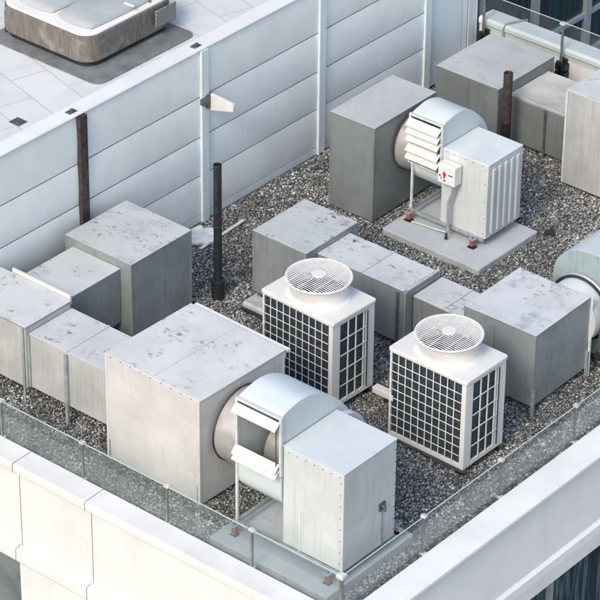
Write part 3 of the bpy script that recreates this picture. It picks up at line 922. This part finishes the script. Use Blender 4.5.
# ================================================================ CONDENSERS
def condenser(label):
    """local frame: x along the wide grille, y deep, origin at the centre of the footprint"""
    W_, Dp, z0, z1 = 1.31, .88, .12, 1.54
    t = thing('air_conditioner', (0, 0, 0), label, 'air conditioner', 'rooftop condensers with round fan guards')
    hx, hy = W_ / 2, Dp / 2
    MB().box(-hx + .03, hx - .03, -hy + .03, hy - .03, z0 + .05, z1 - .06).build('coil', 'coil', t)
    fr_ = MB()
    # front frame
    def frame(mb, a0, a1, zb, zt_, y0, y1, l, r, b, tp, axis):
        def bx(u0, u1, za, zb_):
            if axis == 'x':
                mb.box(u0, u1, y0, y1, za, zb_)
            else:
                mb.box(y0, y1, u0, u1, za, zb_)
        bx(a0, a0 + l, zb, zt_)
        bx(a1 - r, a1, zb, zt_)
        bx(a0 + l, a1 - r, zb, zb + b)
        bx(a0 + l, a1 - r, zt_ - tp, zt_)
    frame(fr_, -hx, hx, z0, z1 - .041, -hy, -hy + .035, .035, .075, .07, .02, 'x')
    frame(fr_, -hy + .036, hy, z0, z1 - .041, hx - .035, hx, .13, .17, .07, .05, 'y')
    fr_.box(-hx, -hx + .02, -hy + .036, hy, z0, z1 - .041)
    fr_.box(-hx + .021, hx - .036, hy - .02, hy, z0, z1 - .041)
    fr_.build('casing', 'white', t, .006)
    ld_ = MB().prism(rrect(-hx - .02, hx + .02, -hy - .02, hy + .02, .04, 4), z1 - .04, z1 + .02, 'z').build('lid', 'white', t, .015, 3)
    # front wire grille: 10 by 9 cells
    g = MB()
    n, mrow = 10, 9
    xa, xb, za, zb = -hx + .035, hx - .075, z0 + .07, z1 - .062
    for i in range(1, n):
        x = xa + (xb - xa) * i / n
        g.box(x - .0055, x + .0055, -hy - .004, -hy + .008, za, zb)
    for j in range(1, mrow):
        z = za + (zb - za) * j / mrow
        g.box(xa, xb, -hy - .010, -hy - .0045, z - .0055, z + .0055)
    g.box(xa - .01, xa + .008, -hy - .012, -hy - .001, za, zb)
    g.build('front_grille', 'wire', t)
    g = MB()
    ya, yb, zc, zd = -hy + .166, hy - .17, z0 + .07, z1 - .092
    for i in range(1, 4):
        y = ya + (yb - ya) * (i / 3.35)
        g.box(hx - .008, hx + .004, y - .010, y + .010, zc, zd)
    for j in range(1, 5):
        z = zc + (zd - zc) * j / 5
        g.box(hx + .0045, hx + .010, ya, yb, z - .009, z + .009)
    g.build('side_grille', 'wire', t)
    MB().box(hx + .001, hx + .012, hy - .165, hy - .15, zc, zd).build('side_slot', 'coil', t)
    # clips down the left side of the front
    cl = MB()
    for z in (.45, .62, .80, 1.0, 1.18, 1.35):
        cl.box(-hx + .02, -hx + .055, -hy - .02, -hy - .0125, z, z + .025)
    cl.box(-hx + .03, -hx + .09, -hy - .03, -hy - .0125, .72, .80)
    cl.build('clips', 'wire', t)
    # fan shroud and guard
    sh = MB()
    r0, r1, zt0, zt1 = .40, .455, z1 + .02, z1 + .30
    n = 64
    rows = []
    for rr_, zz in ((.50, zt0 + .001), (.435, zt0 + .035), (.405, zt0 + .10), (.41, zt0 + .18), (.455, zt1), (.435, zt1), (.39, zt0 + .17), (.39, zt0 - .02)):
        rows.append([sh.b.verts.new((rr_ * math.cos(2 * math.pi * k / n), rr_ * math.sin(2 * math.pi * k / n) * (.86 if zz < zt0 + .05 and rr_ > .41 else 1), zz)) for k in range(n)])
    for a, b in zip(rows, rows[1:]):
        for k in range(n):
            f = sh.b.faces.new((a[k], a[(k + 1) % n], b[(k + 1) % n], b[k]))
            f.smooth = True
    so = sh.build('fan_shroud', 'white', t)
    MB().tube([(0, 0, zt0 + .002), (0, 0, zt0 + .012)], .388, 48).build('fan_floor', 'fan_dark', so)
    bl = MB()
    for k in range(4):
        a = k * math.pi / 2 + .4
        pts = []
        for u in range(7):
            rad = .09 + .27 * u / 6
            for s2 in (-1, 1):
                ang = a + s2 * (.42 + .12 * u / 6) + .25 * u / 6
                pts.append((rad, ang, zt0 + .10 + s2 * .035))
        vv = [bl.b.verts.new((p[0] * math.cos(p[1]), p[0] * math.sin(p[1]), p[2])) for p in pts]
        vw = [bl.b.verts.new((v.co.x, v.co.y, v.co.z - .008)) for v in vv]
        for u in range(6):
            bl.b.faces.new((vv[2 * u], vv[2 * u + 1], vv[2 * u + 3], vv[2 * u + 2]))
            bl.b.faces.new((vw[2 * u], vw[2 * u + 2], vw[2 * u + 3], vw[2 * u + 1]))
            bl.b.faces.new((vv[2 * u], vv[2 * u + 2], vw[2 * u + 2], vw[2 * u]))
            bl.b.faces.new((vv[2 * u + 1], vw[2 * u + 1], vw[2 * u + 3], vv[2 * u + 3]))
        bl.b.faces.new((vv[12], vv[13], vw[13], vw[12]))
        bl.b.faces.new((vv[0], vw[0], vw[1], vv[1]))
    bl.tube([(0, 0, zt0 + .03), (0, 0, zt0 + .14)], .09, 20)
    bl.build('fan_blades', 'fan_mid', so)
    gd = MB()
    zz = zt1 + .012
    gd.ring((0, 0, zz - .008), .462, .013, 'z', 72, 8)
    gd.ring((0, 0, zz - .002), .455, .007, 'z', 72, 6)
    k = -.42
    while k <= .43:
        L = math.sqrt(max(0, .455 ** 2 - k * k))
        dome = lambda x: zz + .03 * (1 - (x * x + k * k) / .207)
        pts = [(x, k, dome(x)) for x in [(-L + 2 * L * q / 6) for q in range(7)]]
        gd.tube(pts, .0052, 5)
        k += .035
    for k in (-.22, 0, .22):
        L = math.sqrt(.455 ** 2 - k * k)
        pts = [(k, x, zz + .03 * (1 - (x * x + k * k) / .207) - .008) for x in [(-L + 2 * L * q / 6) for q in range(7)]]
        gd.tube(pts, .0045, 5)
    gd.build('fan_guard', 'wire', so)
    MB().tube([(0, 0, zz + .018), (0, 0, zz + .042)], .10, 32).build('guard_cap', 'white', so, .004)
    # feet
    for sx in (-1, 1):
        for sy in (-1, 1):
            MB().box(sx * (hx - .08) - .05, sx * (hx - .08) + .05, sy * (hy - .05) - .03, sy * (hy - .05) + .03, 0, z0 - .001).build('leg', 'black', t, .004)
    for sy in (-1, 1):
        MB().box(-hx - .02, hx + .02, sy * (hy - .03) - .022, sy * (hy - .03) + .022, z0 - .055, z0 - .002).build('base_channel', 'steel_dark', t, .003)
    return t
AC = condenser('rooftop air conditioner nearest the right railing, its wire grille fully visible')
AC.location = (3.915, -1.565, 0)
AC.rotation_euler.z = R(-.6)
AC2 = copy_tree(AC)
AC2.location = (1.665, -1.60, 0)
AC2.rotation_euler.z = R(-2.2)
AC2['label'] = 'rooftop air conditioner farther from the railing, partly hidden by the front fan and largest box'

# ================================================================ PIPES AND SMALL THINGS
bp = thing('vent_pipe', (-.95, -.75, 0), 'tall black cast iron vent pipe standing alone in the gravel', 'vent pipe')
mb = MB()
mb.tube([(-.95, -.75, .22), (-.95, -.75, 1.2), (-.95, -.75, 2.27)], .062, 24, cap=False)
mb.tube([(-.95, -.75, 2.27), (-.95, -.75, .3)], .050, 24, cap=False)
mb.ring((-.95, -.75, 2.265), .057, .008, 'z', 24, 6)
mb.build('pipe', 'black', bp)
mb = MB()
mb.tube([(-.95, -.75, 0), (-.95, -.75, .28)], .100, 24)
mb.tube([(-.95, -.75, .2801), (-.95, -.75, .33)], .11, 24)
mb.tube([(-.95, -.75, .16), (-.95, -.75, .19)], .105, 24)
mb.build('socket', 'black', bp, .006)
MB().ring((-.95, -.75, 1.25), .063, .004, 'z', 24, 6).build('joint_ring', 'brown', bp)
b2 = thing('vent_pipe', (-.36, 5.62, 0), 'short rusty brown vent pipe in front of the far corner box', 'vent pipe')
mb = MB()
bx_, by_ = -.30, 5.42
mb.tube([(bx_, by_, 0), (bx_, by_, 1.50)], .075, 24, cap=False)
mb.tube([(bx_, by_, 1.50), (bx_, by_, .4)], .062, 24, cap=False)
mb.ring((bx_, by_, 1.498), .068, .009, 'z', 24, 6)
mb.build('pipe', 'brown', b2)
MB().tube([(bx_, by_, 0), (bx_, by_, .62)], .082, 24).build('sleeve', 'black', b2)

# cable duct between the two condensers
cbx = thing('pipe_cover', (2.9, -1.2, 0), 'white refrigerant pipe cover lying in the gravel between the condensers', 'pipe cover')
MB().box(2.38, 3.20, -1.26, -1.14, .05, .15).build('cover', 'white', cbx, .012)
MB().tube([(2.30, -1.08, .09), (3.25, -1.08, .09)], .028, 10).build('pipe', 'steel_dark', cbx)
MB().box(2.6, 2.66, -1.28, -1.04, 0, .048).box(3.0, 3.06, -1.28, -1.04, 0, .048).build('support', 'black', cbx)
# grey trunking behind the biggest box
tr = thing('cable_trunking', (-.2, -.75, 0), 'pale grey cable trunking on the gravel beside the foot of the black vent pipe', 'trunking')
MB().prism([(-.78, .03), (-.78, .13), (-.74, .16), (-.5, .16), (-.5, .03)], -.45, 1.0, 'x').build('cover', 'grey_box', tr, .006)
MB().box(-.44, .98, -.84, -.785, .06, .085).build('side_slot', 'black', tr)
MB().box(-.3, -.2, -.76, -.52, 0, .028).box(.6, .7, -.76, -.52, 0, .028).build('support', 'black', tr)

def scrap(name, pts, z, h, mat, label, cat):
    o = MB().prism(pts, z, z + h, 'z').build(name, mat, None, .006)
    tag(o, label, cat)
    return o
scrap('plastic_sheet', [(-2.38, .20), (-2.20, .08), (-2.02, .22), (-1.98, .44), (-2.08, .60), (-2.28, .62), (-2.40, .45)], .03, .05, 'debris', 'crumpled pale plastic sheet lying on the gravel at the foot of the wall', 'plastic sheet')
sl = MB().bar((-2.02, .06, .05), (-2.08, 1.14, .05), .05, .02).build('metal_strip', 'debris')
tag(sl, 'long pale metal strip on the gravel beside the plastic sheet', 'metal strip')
sl = MB().bar((-2.48, .15, .05), (-2.42, .55, .06), .09, .03).build('metal_strip', 'debris')
tag(sl, 'short pale offcut lying against the base of the panelled wall', 'metal strip')
rg = MB()
for k in range(10):
    a = random.uniform(0, 6.28)
    rg.bar((1.68 + .06 * math.cos(a), 3.92 + .08 * math.sin(a), .05), (1.70 - .08 * math.cos(a + .5), 3.95 + .1 * math.sin(a + 2), .07), .05, .012)
tag(rg.build('rubber_scrap', 'rubber'), 'black rubber scrap on the gravel beside the rear fan slab', 'rubber scrap')

# ================================================================ GRAVEL
def gravel():
    rng = np.random.default_rng(3)
    camp = np.array([24.84163702, -29.90337738, 24.59026415])
    rr = np.array([0.76536617, 0.64352671, 0.00938068])
    uu = np.array([-0.35010882, 0.40407663, 0.84507153])
    ff = np.array([-0.54003559, 0.65007342, -0.53457096])
    sp = .0245
    xs = np.arange(-2.55, 5.36, sp)
    ys_ = np.arange(-5.56, 7.66, sp)
    X, Y = np.meshgrid(xs, ys_)
    P_ = np.stack([X.ravel(), Y.ravel(), np.zeros(X.size)], 1)
    P_[:, :2] += rng.uniform(-sp * .55, sp * .55, (len(P_), 2))
    P_[:, 0] = np.clip(P_[:, 0], -2.57, 5.37)
    P_[:, 1] = np.clip(P_[:, 1], -5.58, 7.68)
    # leave the parts of the roof far outside the photo as plain bed
    q = P_ - camp
    d = q @ ff
    px = 300 + 3115 * (q @ rr) / d
    py = 300 - 3115 * (q @ uu) / d
    keep = (px > -260) & (px < 860) & (py < 860)
    for a in ((2.98, 4.98, -5.40, -3.60), (-.26, 1.60, 2.24, 3.74)):
        keep &= ~((P_[:, 0] > a[0]) & (P_[:, 0] < a[1]) & (P_[:, 1] > a[2]) & (P_[:, 1] < a[3]))
    P_ = P_[keep]
    n = len(P_)
    t = (1 + 5 ** .5) / 2
    V = np.array([(-1, t, 0), (1, t, 0), (-1, -t, 0), (1, -t, 0), (0, -1, t), (0, 1, t), (0, -1, -t), (0, 1, -t), (t, 0, -1), (t, 0, 1), (-t, 0, -1), (-t, 0, 1)]) / 1.9021
    F = np.array([(0, 11, 5), (0, 5, 1), (0, 1, 7), (0, 7, 10), (0, 10, 11), (1, 5, 9), (5, 11, 4), (11, 10, 2), (10, 7, 6), (7, 1, 8), (3, 9, 4), (3, 4, 2), (3, 2, 6), (3, 6, 8), (3, 8, 9), (4, 9, 5), (2, 4, 11), (6, 2, 10), (8, 6, 7), (9, 8, 1)])
    s = rng.gamma(9, .0152 / 9, n).clip(.008, .027)
    sc_ = s[:, None] * rng.uniform(.7, 1.25, (n, 3))
    sc_[:, 2] *= .75
    A = rng.uniform(0, 2 * np.pi, (n, 2))
    L = V[None] * sc_[:, None] * rng.uniform(.8, 1.2, (n, 12, 1))
    ca, sa = np.cos(A[:, 0])[:, None], np.sin(A[:, 0])[:, None]
    x, y, z = L[..., 0], L[..., 1], L[..., 2]
    x, y = x * ca - y * sa, x * sa + y * ca
    b = (A[:, 1] / 8)[:, None]
    x, z = x * np.cos(b) - z * np.sin(b), x * np.sin(b) + z * np.cos(b)
    zc = sc_[:, 2:3] * rng.uniform(.1, .9, (n, 1)) + .004
    co = np.stack([x + P_[:, :1], y + P_[:, 1:2], z + zc], -1).reshape(-1, 3)
    fc = (F[None] + (np.arange(n) * 12)[:, None, None]).reshape(-1)
    me = bpy.data.meshes.new('gravel')
    me.vertices.add(len(co))
    me.vertices.foreach_set('co', co.astype(np.float32).ravel())
    me.loops.add(len(fc))
    me.loops.foreach_set('vertex_index', fc.astype(np.int32))
    me.polygons.add(len(fc) // 3)
    me.polygons.foreach_set('loop_start', np.arange(0, len(fc), 3, dtype=np.int32))
    me.polygons.foreach_set('loop_total', np.full(len(fc) // 3, 3, dtype=np.int32))
    me.update()
    me.validate()
    me.materials.append(M['stone'])
    o = bpy.data.objects.new('gravel', me)
    COL.objects.link(o)
    tag(o, 'loose grey and white gravel covering the flat roof', 'gravel', None, 'stuff')
gravel()
